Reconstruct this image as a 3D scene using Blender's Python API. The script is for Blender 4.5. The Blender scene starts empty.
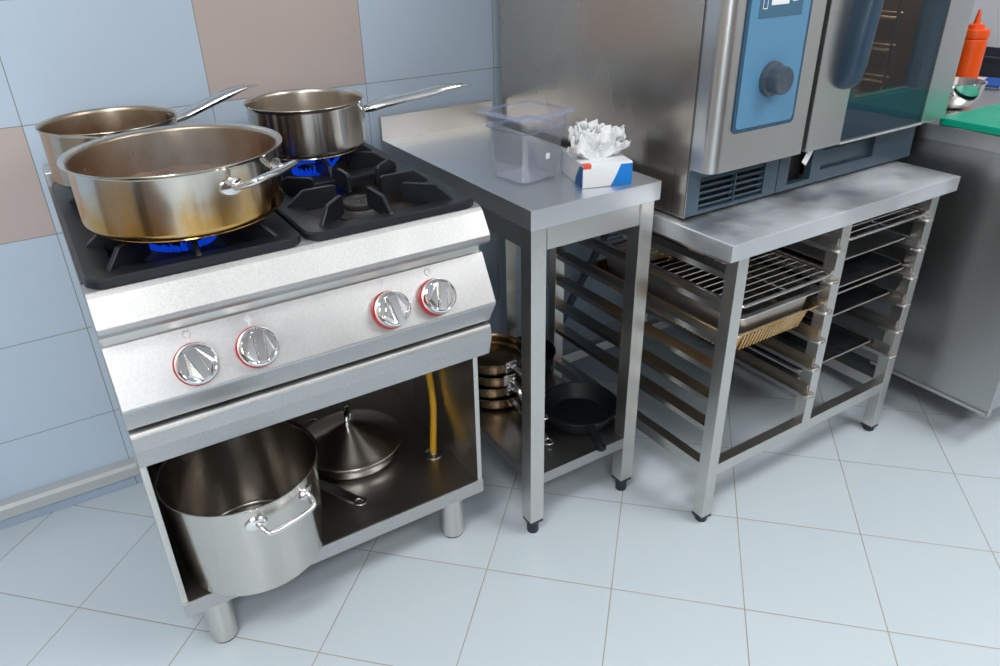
import bpy, bmesh, math, random
from mathutils import Vector, Matrix
PI = math.pi
rnd = random.Random(7)
SC = bpy.context.scene
COL = SC.collection

# ------------------------------------------------------------------ materials
class NT:
    """small wrapper for building node trees"""
    def __init__(s, name):
        s.m = bpy.data.materials.new(name); s.m.use_nodes = True
        s.t = s.m.node_tree; s.n = s.t.nodes; s.l = s.t.links
        s.b = s.n['Principled BSDF']; s.out = s.n['Material Output']
    def node(s, typ, **kw):
        n = s.n.new(typ)
        for k, v in kw.items(): setattr(n, k, v)
        return n
    def put(s, sock, v):
        if isinstance(v, bpy.types.NodeSocket): s.l.new(v, sock)
        elif isinstance(v, (tuple, list)) and len(v) == 3 and sock.type == 'RGBA': sock.default_value = (*v, 1)
        else: sock.default_value = v
    def math(s, op, a, b=None, c=None):
        n = s.node('ShaderNodeMath', operation=op)
        s.put(n.inputs[0], a)
        if b is not None: s.put(n.inputs[1], b)
        if c is not None: s.put(n.inputs[2], c)
        return n.outputs[0]
    def obj(s): return s.node('ShaderNodeTexCoord').outputs['Object']
    def sep(s, v):
        n = s.node('ShaderNodeSeparateXYZ'); s.put(n.inputs[0], v); return n.outputs
    def noise(s, v, scale=5., sv=(1, 1, 1), detail=2., rough=.5):
        mp = s.node('ShaderNodeMapping'); s.put(mp.inputs['Vector'], v); mp.inputs['Scale'].default_value = sv
        n = s.node('ShaderNodeTexNoise'); s.l.new(mp.outputs[0], n.inputs['Vector'])
        n.inputs['Scale'].default_value = scale; n.inputs['Detail'].default_value = detail
        n.inputs['Roughness'].default_value = rough
        return n.outputs['Fac']
    def mix(s, f, a, b):
        n = s.node('ShaderNodeMix', data_type='RGBA')
        s.put(n.inputs[0], f); s.put(n.inputs[6], a); s.put(n.inputs[7], b); return n.outputs[2]
    def ramp(s, v, lo, hi, a=0., b=1.):
        n = s.node('ShaderNodeMapRange'); s.put(n.inputs[0], v)
        for i, x in enumerate((lo, hi, a, b)): n.inputs[i + 1].default_value = x
        return n.outputs[0]
    def bump(s, h, strength=.2, dist=.001):
        n = s.node('ShaderNodeBump'); s.put(n.inputs['Height'], h)
        n.inputs['Strength'].default_value = strength; n.inputs['Distance'].default_value = dist
        s.l.new(n.outputs[0], s.b.inputs['Normal'])
    def set(s, **kw):
        for k, v in kw.items(): s.put(s.b.inputs[k.replace('_', ' ')], v)
        return s.m

def plain(name, col, rough=.5, metal=0., **kw):
    t = NT(name); t.set(Base_Color=col, Roughness=rough, Metallic=metal, **kw)
    v = t.noise(t.obj(), 14., detail=3.)
    t.set(Roughness=t.ramp(v, .3, .7, max(.02, rough - .05), rough + .05))
    return t.m

def brushed(name, col, rough=.3, sv=(3, 3, 260), var=.025, bump=0., smudge=.05):
    t = NT(name); o = t.obj()
    g = t.noise(o, 4., sv, 2., .5)
    sm = t.noise(o, 4., (1, 1, 1), 3., .55)
    c2 = tuple(x * (1 - var) for x in col)
    t.set(Base_Color=t.mix(t.ramp(g, .3, .7), c2, col), Metallic=1.)
    r = t.math('ADD', t.ramp(g, .3, .7, rough - .008, rough + .008), t.ramp(sm, .35, .7, -smudge * .5, smudge))
    t.set(Roughness=r)
    return t.m

def pot_steel(name, col, rough=.2, stain=None, zlo=0., zhi=.1, amount=1., aniso=.75):
    t = NT(name); o = t.obj(); z = t.sep(o)[2]
    g = t.noise(o, 3., (1, 1, 150), 3., .6)
    c = t.mix(t.ramp(g, .35, .65), tuple(x * .97 for x in col), col)
    if stain:
        n = t.noise(o, 13., (1, 1, .7), 4., .65)
        h = t.ramp(z, zlo, zhi, .62, .0)
        f = t.math('MULTIPLY', t.ramp(t.math('ADD', h, t.math('SUBTRACT', n, .5)), .12, .5), amount)
        c = t.mix(f, c, stain)
    t.set(Base_Color=c, Metallic=1., Roughness=t.ramp(g, .3, .7, rough - .01, rough + .01), Anisotropic=aniso, Anisotropic_Rotation=.25)
    tg = t.node('ShaderNodeTangent', direction_type='RADIAL', axis='Z')
    t.l.new(tg.outputs[0], t.b.inputs['Tangent'])
    return t.m

def mat_wall():
    t = NT('glazed_wall_tile'); x, y, z = t.sep(t.obj())[:3]
    return t, x, y, z
def wall_material(name, uaxis, white=(.54, .66, .80), brown=(.56, .48, .46)):
    t = NT(name); s = t.sep(t.obj())
    u = t.math('DIVIDE', t.math('ADD', s[uaxis], .006), .3915)
    v = t.math('DIVIDE', t.math('ADD', s[2], .003), .2418)
    cu, cv = t.math('FLOOR', u), t.math('FLOOR', v)
    fu, fv = t.math('FRACT', u), t.math('FRACT', v)
    du = t.math('MULTIPLY', t.math('SUBTRACT', .5, t.math('ABSOLUTE', t.math('SUBTRACT', fu, .5))), .3915)
    dv = t.math('MULTIPLY', t.math('SUBTRACT', .5, t.math('ABSOLUTE', t.math('SUBTRACT', fv, .5))), .2418)
    d = t.math('MINIMUM', du, dv)
    k = t.math('FLOORED_MODULO', t.math('ADD', t.math('SUBTRACT', cu, t.math('MULTIPLY', cv, 2.)), 7.), 6.)
    isb = t.math('MULTIPLY', t.math('LESS_THAN', t.math('ABSOLUTE', k), .5),
                 t.math('MULTIPLY', t.math('GREATER_THAN', cv, 2.5), t.math('LESS_THAN', cv, 5.5)))
    tone = t.noise(t.obj(), 2.5, (1, 1, 1), 2.)
    w = t.mix(t.ramp(tone, .3, .7), tuple(c * .96 for c in white), white)
    b = t.mix(t.ramp(tone, .3, .7), tuple(c * .95 for c in brown), brown)
    c = t.mix(isb, w, b)
    grout = t.math('LESS_THAN', d, .0011)
    c = t.mix(grout, c, (.27, .285, .29))
    t.set(Base_Color=c, Roughness=t.math('ADD', .16, t.math('MULTIPLY', grout, .5)), Specular_IOR_Level=.45)
    wob = t.noise(t.obj(), 7., (1, 1, 1), 2.)
    t.bump(t.math('ADD', t.math('MULTIPLY', t.math('MINIMUM', d, .004), 90.), t.math('MULTIPLY', wob, .25)), .22, .002)
    return t.m
def floor_material():
    t = NT('floor_tile'); s = t.sep(t.obj()); q = math.sqrt(.5)
    a = t.math('MULTIPLY', t.math('ADD', s[0], s[1]), q)
    b = t.math('MULTIPLY', t.math('SUBTRACT', s[1], s[0]), q)
    u = t.math('DIVIDE', t.math('SUBTRACT', a, 1.510), .2915)
    v = t.math('DIVIDE', t.math('ADD', b, .2485), .2885)
    def edge(f, w): return t.math('MULTIPLY', t.math('SUBTRACT', .5, t.math('ABSOLUTE', t.math('SUBTRACT', t.math('FRACT', f), .5))), w)
    d = t.math('MINIMUM', edge(u, .2915), edge(v, .2885))
    wn = t.node('ShaderNodeTexWhiteNoise', noise_dimensions='2D')
    cb = t.node('ShaderNodeCombineXYZ'); t.put(cb.inputs[0], t.math('FLOOR', u)); t.put(cb.inputs[1], t.math('FLOOR', v))
    t.l.new(cb.outputs[0], wn.inputs['Vector'])
    tone = t.math('ADD', t.math('MULTIPLY', t.noise(t.obj(), 3., (1, 1, 1), 4.), .5), t.math('MULTIPLY', wn.outputs[0], .4))
    c = t.mix(t.ramp(tone, .1, .8), (.60, .695, .765), (.64, .725, .79))
    grout = t.math('LESS_THAN', d, .0012)
    gc = t.mix(t.ramp(t.noise(t.obj(), 4.), .4, .6), (.36, .33, .28), (.44, .41, .37))
    c = t.mix(grout, c, gc)
    t.set(Base_Color=c, Roughness=t.math('ADD', .3, t.math('MULTIPLY', grout, .4)), Specular_IOR_Level=.4)
    t.bump(t.math('MINIMUM', d, .003), .3, .6)
    return t.m

M = {}
M['wall'] = wall_material('wall_tile_x', 0)
M['wall_y'] = wall_material('wall_tile_y', 1)
M['floor'] = floor_material()
M['paint'] = plain('white_paint', (.93, .93, .96), .55)
M['beige'] = plain('beige_paint', (.46, .395, .33), .6)
M['brownwood'] = plain('brown_veneer', (.16, .10, .07), .45)
M['greige'] = plain('greige_front', (.58, .57, .555), .5)
M['neutral'] = plain('pale_grey_paint', (.50, .52, .54), .6)
M['ceil'] = plain('ceiling_paint', (.8, .8, .8), .7)
M['duct'] = plain('duct_plastic', (.47, .50, .52), .4)
S = (.66, .65, .63)
M['steel_x'] = brushed('steel_brushed_along_x', S, .32, (2, 160, 160))
M['steel_z'] = brushed('steel_brushed_along_z', (.66, .645, .615), .30, (150, 150, 2))
M['steel_y'] = brushed('steel_brushed_along_y', (.64, .63, .61), .30, (160, 2, 160))
def worktop():
    t = NT('steel_worktop'); o = t.obj(); n = t.noise(o, 3.2, (1, 1, 1), 4., .6); f = t.noise(o, 9., (1, 1, 1), 3., .6)
    k = t.math('ADD', t.math('MULTIPLY', n, .8), t.math('MULTIPLY', f, .2))
    t.set(Base_Color=(.82, .85, .89), Metallic=1., Roughness=t.ramp(k, .42, .58, .42, .66)); return t.m
M['steel_top'] = worktop()
M['steel_table'] = brushed('steel_table_top', (.80, .83, .87), .37, (2, 160, 160))
M['steel_front'] = brushed('steel_worn_front', (.57, .575, .58), .46, (70, 70, 70), .14, 0, .12)
M['steel_panel'] = brushed('steel_knob_panel', (.62, .625, .63), .38, (60, 60, 60), .10, 0, .10)
M['steel_oven'] = brushed('steel_oven_casing', (.57, .515, .455), .26, (150, 2, 2), .02)
def metal(name, col, rough):
    t = NT(name); t.set(Base_Color=col, Metallic=1., Roughness=rough); return t.m
M['steel_ovenfront'] = metal('steel_oven_front', (.625, .64, .645), .30)
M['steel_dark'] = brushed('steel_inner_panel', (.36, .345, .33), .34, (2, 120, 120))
M['steel_shelf'] = brushed('steel_shelf_plate', (.40, .395, .39), .30, (120, 2, 120))
M['steel_counter'] = brushed('steel_counter_side', (.46, .46, .465), .33, (2, 150, 3), .08)
M['pot'] = pot_steel('pot_steel', (.62, .60, .56), .17, aniso=.85)
M['pot_stain'] = pot_steel('pot_steel_heat_tinted', (.64, .60, .53), .15, (.62, .36, .10), .0, .105, .95)
M['pot_old'] = pot_steel('pot_steel_browned', (.56, .50, .42), .22, (.34, .19, .07), -.05, .10, .95)
M['pot_in'] = pot_steel('pot_inside_residue', (.50, .42, .33), .34, (.33, .17, .075), -.02, .10, .95, .3)
M['pot_shaded'] = pot_steel('pot_inside_shaded', (.40, .375, .34), .26, None, aniso=.8)  # stockpot inside: shade of the cabinet put into the base colour
M['pot_in2'] = pot_steel('pot_inside_clean', (.58, .53, .46), .3, None, aniso=.5)
M['chrome'] = plain('polished_steel', (.80, .80, .81), .07, 1.)
M['satin'] = plain('satin_steel', (.66, .66, .66), .2, 1.)
M['iron'] = plain('cast_iron_enamel', (.010, .012, .0165), .38)
M['iron_rough'] = plain('seasoned_cast_iron', (.006, .007, .010), .45, Specular_IOR_Level=.28)
M['burner'] = plain('burner_cap_iron', (.05, .048, .046), .5, .4)
M['well'] = plain('soiled_hob_plate', (.10, .075, .055), .35, .7)
M['red'] = plain('red_plastic', (.62, .02, .012), .3)
M['print'] = plain('printed_mark', (.80, .82, .86), .5)
M['printdark'] = plain('printed_dark_mark', (.10, .13, .2), .5)
M['yellow'] = plain('yellow_gas_hose', (.80, .42, .015), .35)
M['runner_steel'] = metal('runner_steel', (.60, .59, .57), .30)
M['tray_dark'] = plain('dark_tray_coating', (.085, .09, .10), .3, .8)
M['handle_blue'] = plain('dark_blue_handle', (.022, .050, .085), .35)
M['cavity_steel'] = plain('browned_cavity_steel', (.30, .225, .17), .35, .6)
M['whitemetal'] = plain('matt_bright_metal', (.85, .85, .85), .5, 1.)
M['foot'] = plain('black_rubber_foot', (.012, .016, .026), .45)
M['blue'] = plain('blue_control_panel', (.095, .245, .40), .35)
M['bluedark'] = plain('dark_blue_frame', (.025, .075, .135), .3)
M['screen'] = plain('display_glass', (.045, .13, .215), .12)
M['slate'] = plain('slate_blue_plastic', (.060, .105, .150), .42)
M['slate_border'] = plain('slate_blue_border', (.10, .19, .27), .4)
M['slate2'] = plain('dark_slate_plastic', (.022, .036, .055), .35)
M['knobgrey'] = plain('knob_grey', (.055, .075, .105), .3)
M['black'] = plain('black_void', (.004, .004, .005), .6)
M['whitep'] = plain('white_plastic_tab', (.8, .82, .84), .4)
M['card'] = plain('white_card', (.82, .85, .89), .5)
M['cardblue'] = plain('blue_print', (.004, .20, .66), .4)
M['cardred'] = plain('red_print', (.80, .10, .045), .4)
M['green'] = plain('green_board', (.0, .40, .245), .4)
M['orange'] = plain('orange_squeeze_plastic', (.95, .10, .004), .35)
M['darkbox'] = plain('dark_crate_plastic', (.03, .035, .05), .5)
M['cloth'] = plain('white_cloth', (.75, .76, .80), .9)
M['clothblue'] = plain('blue_cloth', (.02, .10, .42), .9)
M['hose'] = plain('grey_drain_hose', (.09, .11, .15), .5)
M['lid_steel'] = pot_steel('lid_steel', (.66, .62, .55), .30, None, aniso=.92)
M['pot_brown'] = pot_steel('saucepan_burnt_brown', (.42, .32, .20), .24, (.13, .07, .03), -.02, .05, .95)
M['gold'] = pot_steel('browned_tray', (.78, .64, .40), .3, (.50, .25, .06), -.08, .05, .8, .2)
M['gold_in'] = plain('browned_tray_inside', (.36, .22, .10), .34, .9)

def flame_mat():
    t = NT('gas_flame')
    z = t.sep(t.obj())[2]
    e = t.node('ShaderNodeEmission'); e.inputs['Color'].default_value = (.004, .055, .70, 1); e.inputs['Strength'].default_value = .62
    tr = t.node('ShaderNodeBsdfTransparent'); mx = t.node('ShaderNodeMixShader'); mx.inputs[0].default_value = .7
    t.l.new(tr.outputs[0], mx.inputs[1]); t.l.new(e.outputs[0], mx.inputs[2]); t.l.new(mx.outputs[0], t.out.inputs[0])
    return t.m
M['flame'] = flame_mat()
def window_fill():
    t = NT('added_window_glow'); t.set(Base_Color=(.8, .85, .9), Emission_Color=(.9, .96, 1.), Emission_Strength=5.); return t.m  # glow of the added window, works as a fill light
M['window_fill'] = window_fill()
def sheet_glass(name, tint, ior=1.5, rough=.03, haze=0., hazecol=(.8, .8, .9), boost=1., edge=0.):
    t = NT(name)
    tr = t.node('ShaderNodeBsdfTransparent'); tr.inputs['Color'].default_value = (*tint, 1)
    gl = t.node('ShaderNodeBsdfGlossy'); gl.inputs['Roughness'].default_value = rough
    fr = t.node('ShaderNodeFresnel'); fr.inputs['IOR'].default_value = ior
    mx = t.node('ShaderNodeMixShader')
    front = t.math('SUBTRACT', 1., t.node('ShaderNodeNewGeometry').outputs['Backfacing'])
    t.l.new(t.math('MULTIPLY', t.math('MINIMUM', t.math('MULTIPLY', fr.outputs[0], boost), 1.), front), mx.inputs[0])
    t.l.new(tr.outputs[0], mx.inputs[1]); t.l.new(gl.outputs[0], mx.inputs[2])
    last = mx.outputs[0]
    if haze:
        df = t.node('ShaderNodeBsdfDiffuse'); df.inputs['Color'].default_value = (*hazecol, 1)
        m2 = t.node('ShaderNodeMixShader'); lw = t.node('ShaderNodeLayerWeight'); lw.inputs[0].default_value = .5
        t.l.new(t.math('ADD', haze, t.math('MULTIPLY', t.math('POWER', lw.outputs['Facing'], 3.), edge)), m2.inputs[0])
        t.l.new(last, m2.inputs[1]); t.l.new(df.outputs[0], m2.inputs[2]); last = m2.outputs[0]
    t.l.new(last, t.out.inputs[0]); return t.m
M['ovenglass'] = sheet_glass('oven_door_glass', (.62, .66, .69), 1.5, .015, .02, (.10, .22, .30), 1.1)
M['poly'] = sheet_glass('clear_polycarbonate', (.955, .96, .975), 1.40, .08, .03, (.78, .81, .92), 1.8, .45)
M['polyrim'] = sheet_glass('clear_polycarbonate_edge', (.80, .83, .91), 1.45, .12, .16, (.68, .72, .90), 1.)
def tissue_mat():
    t = NT('soft_white_paper')
    t.set(Base_Color=(.84, .86, .87), Roughness=.9, Subsurface_Weight=.0)
    return t.m
M['tissue'] = tissue_mat()
def stew_mat():
    t = NT('meat_broth'); n = t.noise(t.obj(), 38., (1, 1, 1), 5., .6)
    t.set(Base_Color=t.mix(t.ramp(n, .35, .65), (.16, .062, .025), (.40, .22, .12)), Roughness=.3)
    t.bump(n, .6, .006); return t.m
M['stew'] = stew_mat()
def steam_mat():
    t = NT('steam_volume')
    for l in list(t.out.inputs[0].links): t.l.remove(l)
    vs = t.node('ShaderNodeVolumeScatter'); vs.inputs['Color'].default_value = (1, 1, 1, 1)
    o = t.obj(); n = t.noise(o, 14., (1, 1, .6), 3., .55)
    x, y, z = t.sep(o)[:3]
    r = t.math('ADD', t.math('POWER', t.math('DIVIDE', x, .13), 2.), t.math('POWER', t.math('DIVIDE', y, .13), 2.))
    f = t.math('MAXIMUM', t.math('SUBTRACT', 1., r), 0.)
    t.l.new(t.math('MULTIPLY', t.math('MULTIPLY', t.ramp(n, .42, .75), f), 14.), vs.inputs['Density'])
    t.l.new(vs.outputs[0], t.out.inputs['Volume']); return t.m
M['steam'] = steam_mat()

# ------------------------------------------------------------------ mesh helpers
def bm_(): return bmesh.new()
def box(bm, x0, y0, z0, x1, y1, z1, bev=0., mi=0, rot=None, seg=2):
    t = bmesh.new()
    bmesh.ops.create_cube(t, size=1)
    bmesh.ops.scale(t, vec=(x1 - x0, y1 - y0, z1 - z0), verts=t.verts)
    if bev: bmesh.ops.bevel(t, geom=t.edges[:], offset=bev, segments=seg, affect='EDGES', profile=.5)
    bmesh.ops.translate(t, vec=((x0 + x1) / 2, (y0 + y1) / 2, (z0 + z1) / 2), verts=t.verts)
    if rot: bmesh.ops.transform(t, matrix=rot, verts=t.verts)
    join(bm, t, mi); return bm
def join(bm, t, mi=None):
    vm = {v: bm.verts.new(v.co) for v in t.verts}
    for f in t.faces:
        try:
            g = bm.faces.new([vm[v] for v in f.verts]); g.material_index = f.material_index if mi is None else mi
        except ValueError: pass
    t.free()
def prism(bm, prof, a, b, axis=0, mi=0, bev=0.):
    """extrude closed polygon of (p,q) along an axis: axis 0 -> (y,z), 1 -> (x,z), 2 -> (x,y)"""
    def P(p, q, w): return {0: (w, p, q), 1: (p, w, q), 2: (p, q, w)}[axis]
    t = bmesh.new()
    A = [t.verts.new(P(p, q, a)) for p, q in prof]; B = [t.verts.new(P(p, q, b)) for p, q in prof]
    n = len(prof)
    for i in range(n): t.faces.new((A[i], A[(i + 1) % n], B[(i + 1) % n], B[i]))
    t.faces.new(A); t.faces.new(B[::-1])
    bmesh.ops.recalc_face_normals(t, faces=t.faces)
    if bev:
        bmesh.ops.bevel(t, geom=t.edges[:], offset=bev, segments=1, affect='EDGES')
    join(bm, t, mi); return bm
def lathe(bm, prof, n=64, mi=0, c=(0, 0, 0), mis=None, close=False):
    """revolve (r,z) profile about z; r==0 makes a pole"""
    rings = []
    for r, z in prof:
        if r < 1e-6: rings.append([bm.verts.new((c[0], c[1], c[2] + z))])
        else: rings.append([bm.verts.new((c[0] + r * math.cos(2 * PI * k / n), c[1] + r * math.sin(2 * PI * k / n), c[2] + z)) for k in range(n)])
    pairs = list(range(len(rings) - 1))
    for i in pairs:
        A, B = rings[i], rings[i + 1]; m = mis[i] if mis else mi
        for k in range(n):
            k2 = (k + 1) % n
            if len(A) == 1 and len(B) == 1: break
            if len(A) == 1: f = bm.faces.new((A[0], B[k2], B[k]))
            elif len(B) == 1: f = bm.faces.new((A[k], A[k2], B[0]))
            else: f = bm.faces.new((A[k], A[k2], B[k2], B[k]))
            f.material_index = m
    return bm
def smooth_path(pts, sub=6):
    P = [Vector(p) for p in pts]; out = []
    for i in range(len(P) - 1):
        p0 = P[max(0, i - 1)]; p1 = P[i]; p2 = P[i + 1]; p3 = P[min(len(P) - 1, i + 2)]
        for k in range(sub):
            t = k / sub
            out.append(.5 * ((2 * p1) + (p2 - p0) * t + (2 * p0 - 5 * p1 + 4 * p2 - p3) * t * t + (3 * p1 - p0 - 3 * p2 + p3) * t ** 3))
    out.append(P[-1]); return out
def tube(bm, pts, r, n=10, mi=0, closed=False, sx=1., sy=1., up=None):
    """sweep an ellipse (r*sx across, r*sy along up) on a path; r may be a list"""
    P = [Vector(p) for p in pts]; N = len(P)
    R = r if isinstance(r, (list, tuple)) else [r] * N
    T = []
    for i in range(N):
        a = P[(i - 1) % N] if (closed or i) else P[i]; b = P[(i + 1) % N] if (closed or i < N - 1) else P[i]
        T.append((b - a).normalized())
    u = Vector(up) if up else (Vector((0, 0, 1)) if abs(T[0].z) < .9 else Vector((1, 0, 0)))
    rings = []
    for i in range(N):
        s = T[i].cross(u)
        if s.length < 1e-5: s = T[i].cross(Vector((1, .3, .2)))
        s.normalize(); w = s.cross(T[i]).normalized()
        if not up: u = w
        rings.append([bm.verts.new(P[i] + s * (math.cos(2 * PI * k / n) * R[i] * sx) + w * (math.sin(2 * PI * k / n) * R[i] * sy)) for k in range(n)])
    for i in range(N if closed else N - 1):
        A, B = rings[i], rings[(i + 1) % N]
        for k in range(n):
            bm.faces.new((A[k], A[(k + 1) % n], B[(k + 1) % n], B[k])).material_index = mi
    if not closed:
        bm.faces.new(rings[0][::-1]).material_index = mi; bm.faces.new(rings[-1]).material_index = mi
    return bm
def rrect(x0, y0, x1, y1, r, n=6):
    pts = []
    for cx, cy, a0 in ((x1 - r, y1 - r, 0), (x0 + r, y1 - r, 90), (x0 + r, y0 + r, 180), (x1 - r, y0 + r, 270)):
        for k in range(n + 1):
            a = math.radians(a0 + 90 * k / n); pts.append((cx + r * math.cos(a), cy + r * math.sin(a)))
    return pts
def bridge_loops(bm, loops, mi=0, cap0=False, cap1=False):
    """skin a list of equal-length vertex-coordinate loops"""
    R = [[bm.verts.new(p) for p in L] for L in loops]; n = len(R[0])
    for A, B in zip(R, R[1:]):
        for k in range(n): bm.faces.new((A[k], A[(k + 1) % n], B[(k + 1) % n], B[k])).material_index = mi
    if cap0: bm.faces.new(R[0][::-1]).material_index = mi
    if cap1: bm.faces.new(R[-1]).material_index = mi
    return bm
def xform(bm, mat):
    bmesh.ops.transform(bm, matrix=mat, verts=bm.verts); return bm
def obj(name, bm, mats, parent=None, label=None, ang=35, fix=True, loc=None, wn=True):
    if fix: bmesh.ops.recalc_face_normals(bm, faces=bm.faces)
    a = math.radians(ang)
    for f in bm.faces: f.smooth = True
    for e in bm.edges:
        if len(e.link_faces) == 2:
            if e.calc_face_angle(0) > a: e.smooth = False
    me = bpy.data.meshes.new(name); bm.to_mesh(me); bm.free()
    o = bpy.data.objects.new(name, me); COL.objects.link(o)
    for m in (mats if isinstance(mats, (list, tuple)) else [mats]): me.materials.append(M[m])
    if parent: o.parent = parent
    if label: o['label'] = label
    if loc: o.location = loc
    if wn:
        w = o.modifiers.new('weighted', 'WEIGHTED_NORMAL'); w.keep_sharp = True; w.weight = 90
    return o
def tag(o, label, cat, group=None, kind=None):
    o['label'] = label; o['category'] = cat
    if group: o['group'] = group
    if kind: o['kind'] = kind
    return o
def thing(name, label, cat, loc=(0, 0, 0), rz=0., group=None):
    o = bpy.data.objects.new(name, None); COL.objects.link(o); o.empty_display_size = .05
    o.location = loc; o.rotation_euler = (0, 0, rz); return tag(o, label, cat, group)
def struct(name, bm, m, label=None):
    o = obj(name, bm, m); o['kind'] = 'structure'
    if label: o['label'] = label
    return o
def kids(o): return [c for c in bpy.data.objects if c.parent == o]
def dup(root, loc, rz, label, parent=None):
    c = root.copy(); COL.objects.link(c); c.location = loc; c.rotation_euler = (0, 0, rz)
    if label: c['label'] = label
    if parent: c.parent = parent
    for k in kids(root):
        kc = k.copy(); COL.objects.link(kc); kc.parent = c
        for g in kids(k):
            gc = g.copy(); COL.objects.link(gc); gc.parent = kc
    return c

# ------------------------------------------------------------------ the room
WB = 1.886; XL, XR, YF, H = -1.7, 3.35, -2.4, 2.9
struct('floor', box(bm_(), XL, YF, -.1, XR, WB, 0), 'floor', 'pale blue-white square tiles laid diagonally with thin beige grout')
struct('wall_back', box(bm_(), XL, WB, -.1, XR, WB + .1, H), 'wall', 'pale blue glazed wall tiles with a few brown tiles')
struct('wall_right', box(bm_(), XR, YF, -.1, XR + .1, WB + .1, H), 'paint')
struct('wall_left', box(bm_(), XL - .1, YF, -.1, XL, WB + .1, H), 'beige')
struct('wall_front', box(bm_(), XL, YF - .1, -.1, XR, YF, H), 'neutral')
b = bm_(); box(b, 1.2, YF, 0, 2.15, YF + .03, 2.1, .004); box(b, 1.28, YF + .02, .05, 2.07, YF + .045, 2.02, .004); struct('added_door', b, 'brownwood')  # added door out of view, a dark shape for the steel to reflect
b = bm_(); box(b, -1.15, YF, .95, -.15, YF + .04, 2.25, .004); struct('added_window_frame', b, 'paint')  # frame of the added window, out of view
b = bm_(); box(b, -1.10, YF + .03, 1.0, -.20, YF + .045, 2.2); o_ = struct('added_window_pane', b, 'window_fill')  # added glowing pane: lifts the left wall and shows in the steel
b = bm_(); box(b, XL, -1.6, 0, XL + .55, .2, .9, .004); struct('trim_2', b, 'brownwood')  # added dark block out of view, only there to be reflected
b = bm_(); box(b, 1.30, YF, 0, XR - .37, -.95, .92, .004); struct('trim_3', b, 'brownwood')  # added dark block, meant to darken the reflection in the backsplash
b = bm_(); box(b, XR - .36, -1.9, 0, XR, .15, 2.05, .004); struct('trim_4', b, 'greige')  # added tall block that tones what oven front and glass reflect
for k_, (xa_, xb_) in enumerate(((.05, .30), (.62, .82))):
    b = bm_(); box(b, xa_, YF, 0, xb_, YF + .12, 2.3, .004); struct('trim_%d' % (5 + k_), b, 'brownwood')  # added dark uprights, unseen, to give the pots vertical reflections
struct('ceiling', box(bm_(), XL, YF, H, XR, WB, H + .1), 'ceil')
b = bm_()   # cable duct along the foot of the back wall
prism(b, [(WB - .001, .044), (WB - .030, .044), (WB - .038, .052), (WB - .038, .078), (WB - .030, .086), (WB - .001, .086)], XL + .01, .55, 0)
struct('trim_1', b, 'duct', 'grey plastic cable duct along the foot of the tiled wall')

# ------------------------------------------------------------------ gas stove
st = thing('gas_stove', 'stainless steel four-burner gas stove with open cabinet and chrome knobs', 'stove', (.3465, 1.5, 0))
ox, oy = .3465, 1.5
def L(bm, root): return xform(bm, Matrix.Translation(-Vector(root.location)))
X0, X1 = .006, .687
b = bm_()
box(b, X0, 1.20, .137, X0 + .012, 1.845, .83, .0015); obj('side_panel', L(b, st), 'steel_z', st)
b = bm_(); box(b, X1 - .012, 1.20, .137, X1, 1.845, .83, .0015); obj('side_panel', L(b, st), 'steel_z', st)
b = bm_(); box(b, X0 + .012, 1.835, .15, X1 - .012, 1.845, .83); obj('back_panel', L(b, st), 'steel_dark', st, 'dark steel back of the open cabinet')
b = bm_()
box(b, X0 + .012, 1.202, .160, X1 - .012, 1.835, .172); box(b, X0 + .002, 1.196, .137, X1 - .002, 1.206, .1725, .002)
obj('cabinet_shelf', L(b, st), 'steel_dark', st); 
b = bm_(); box(b, X0 + .001, 1.1935, .137, X1 - .001, 1.199, .173, .0015); obj('shelf_lip', L(b, st), 'steel_front', st, 'bright folded front edge of the cabinet shelf')
# fascia bar
b = bm_(); prism(b, [(1.20, .536), (1.150, .536), (1.139, .575), (1.139, .600), (1.142, .607), (1.148, .609), (1.20, .609)], X0, X1, 0, bev=.0012)
obj('fascia_bar', L(b, st), 'steel_front', st, 'bright steel bar closing the top of the cabinet')
# knob panel
b = bm_(); prism(b, [(1.166, .758), (1.118, .668), (1.118, .664), (1.146, .616), (1.22, .616), (1.22, .758)], X0, X1, 0, bev=.001)
obj('control_panel', L(b, st), 'steel_panel', st, 'sloping knob panel of scuffed steel')
b = bm_(); box(b, X0 + .004, 1.172, .753, X1 - .004, 1.21, .786); obj('recess_strip', L(b, st), 'steel_x', st, 'shadowed strip between rim and knob panel')
# rounded front rim
b = bm_()
pr = [(1.22, .776), (1.160, .776), (1.138, .787), (1.132, .795), (1.133, .803), (1.158, .843), (1.166, .850), (1.176, .853), (1.22, .853)]
prism(b, pr, X0, X1, 0, bev=.0008); obj('front_rim', L(b, st), 'steel_front', st, 'rounded bright steel front rim of the hob')
# hob plate with raised rim
b = bm_()
box(b, X0, 1.20, .815, X1, 1.86, .823); box(b, X0, 1.20, .8, X0 + .006, 1.86, .855); box(b, X1 - .006, 1.20, .8, X1, 1.86, .855)
obj('hob_plate', L(b, st), 'well', st, 'brown-soiled plate beneath the grates')
b = bm_(); box(b, X0, 1.785, .80, X1, 1.86, .885, .004); obj('rear_upstand', L(b, st), 'steel_x', st)
for lx in (.068, .625):
    for ly in (1.247, 1.79):
        b = bm_(); lathe(b, [(0, .0), (.025, .0), (.026, .004)], 28, 1); lathe(b, [(.028, .006), (.0285, .02), (.0285, .137), (0, .137)], 28); lathe(b, [(.026, .004), (.028, .006)], 28, 1)
        obj('leg', xform(b, Matrix.Translation((lx - ox, ly - oy, 0))), ['steel_z', 'foot'], st)
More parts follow.
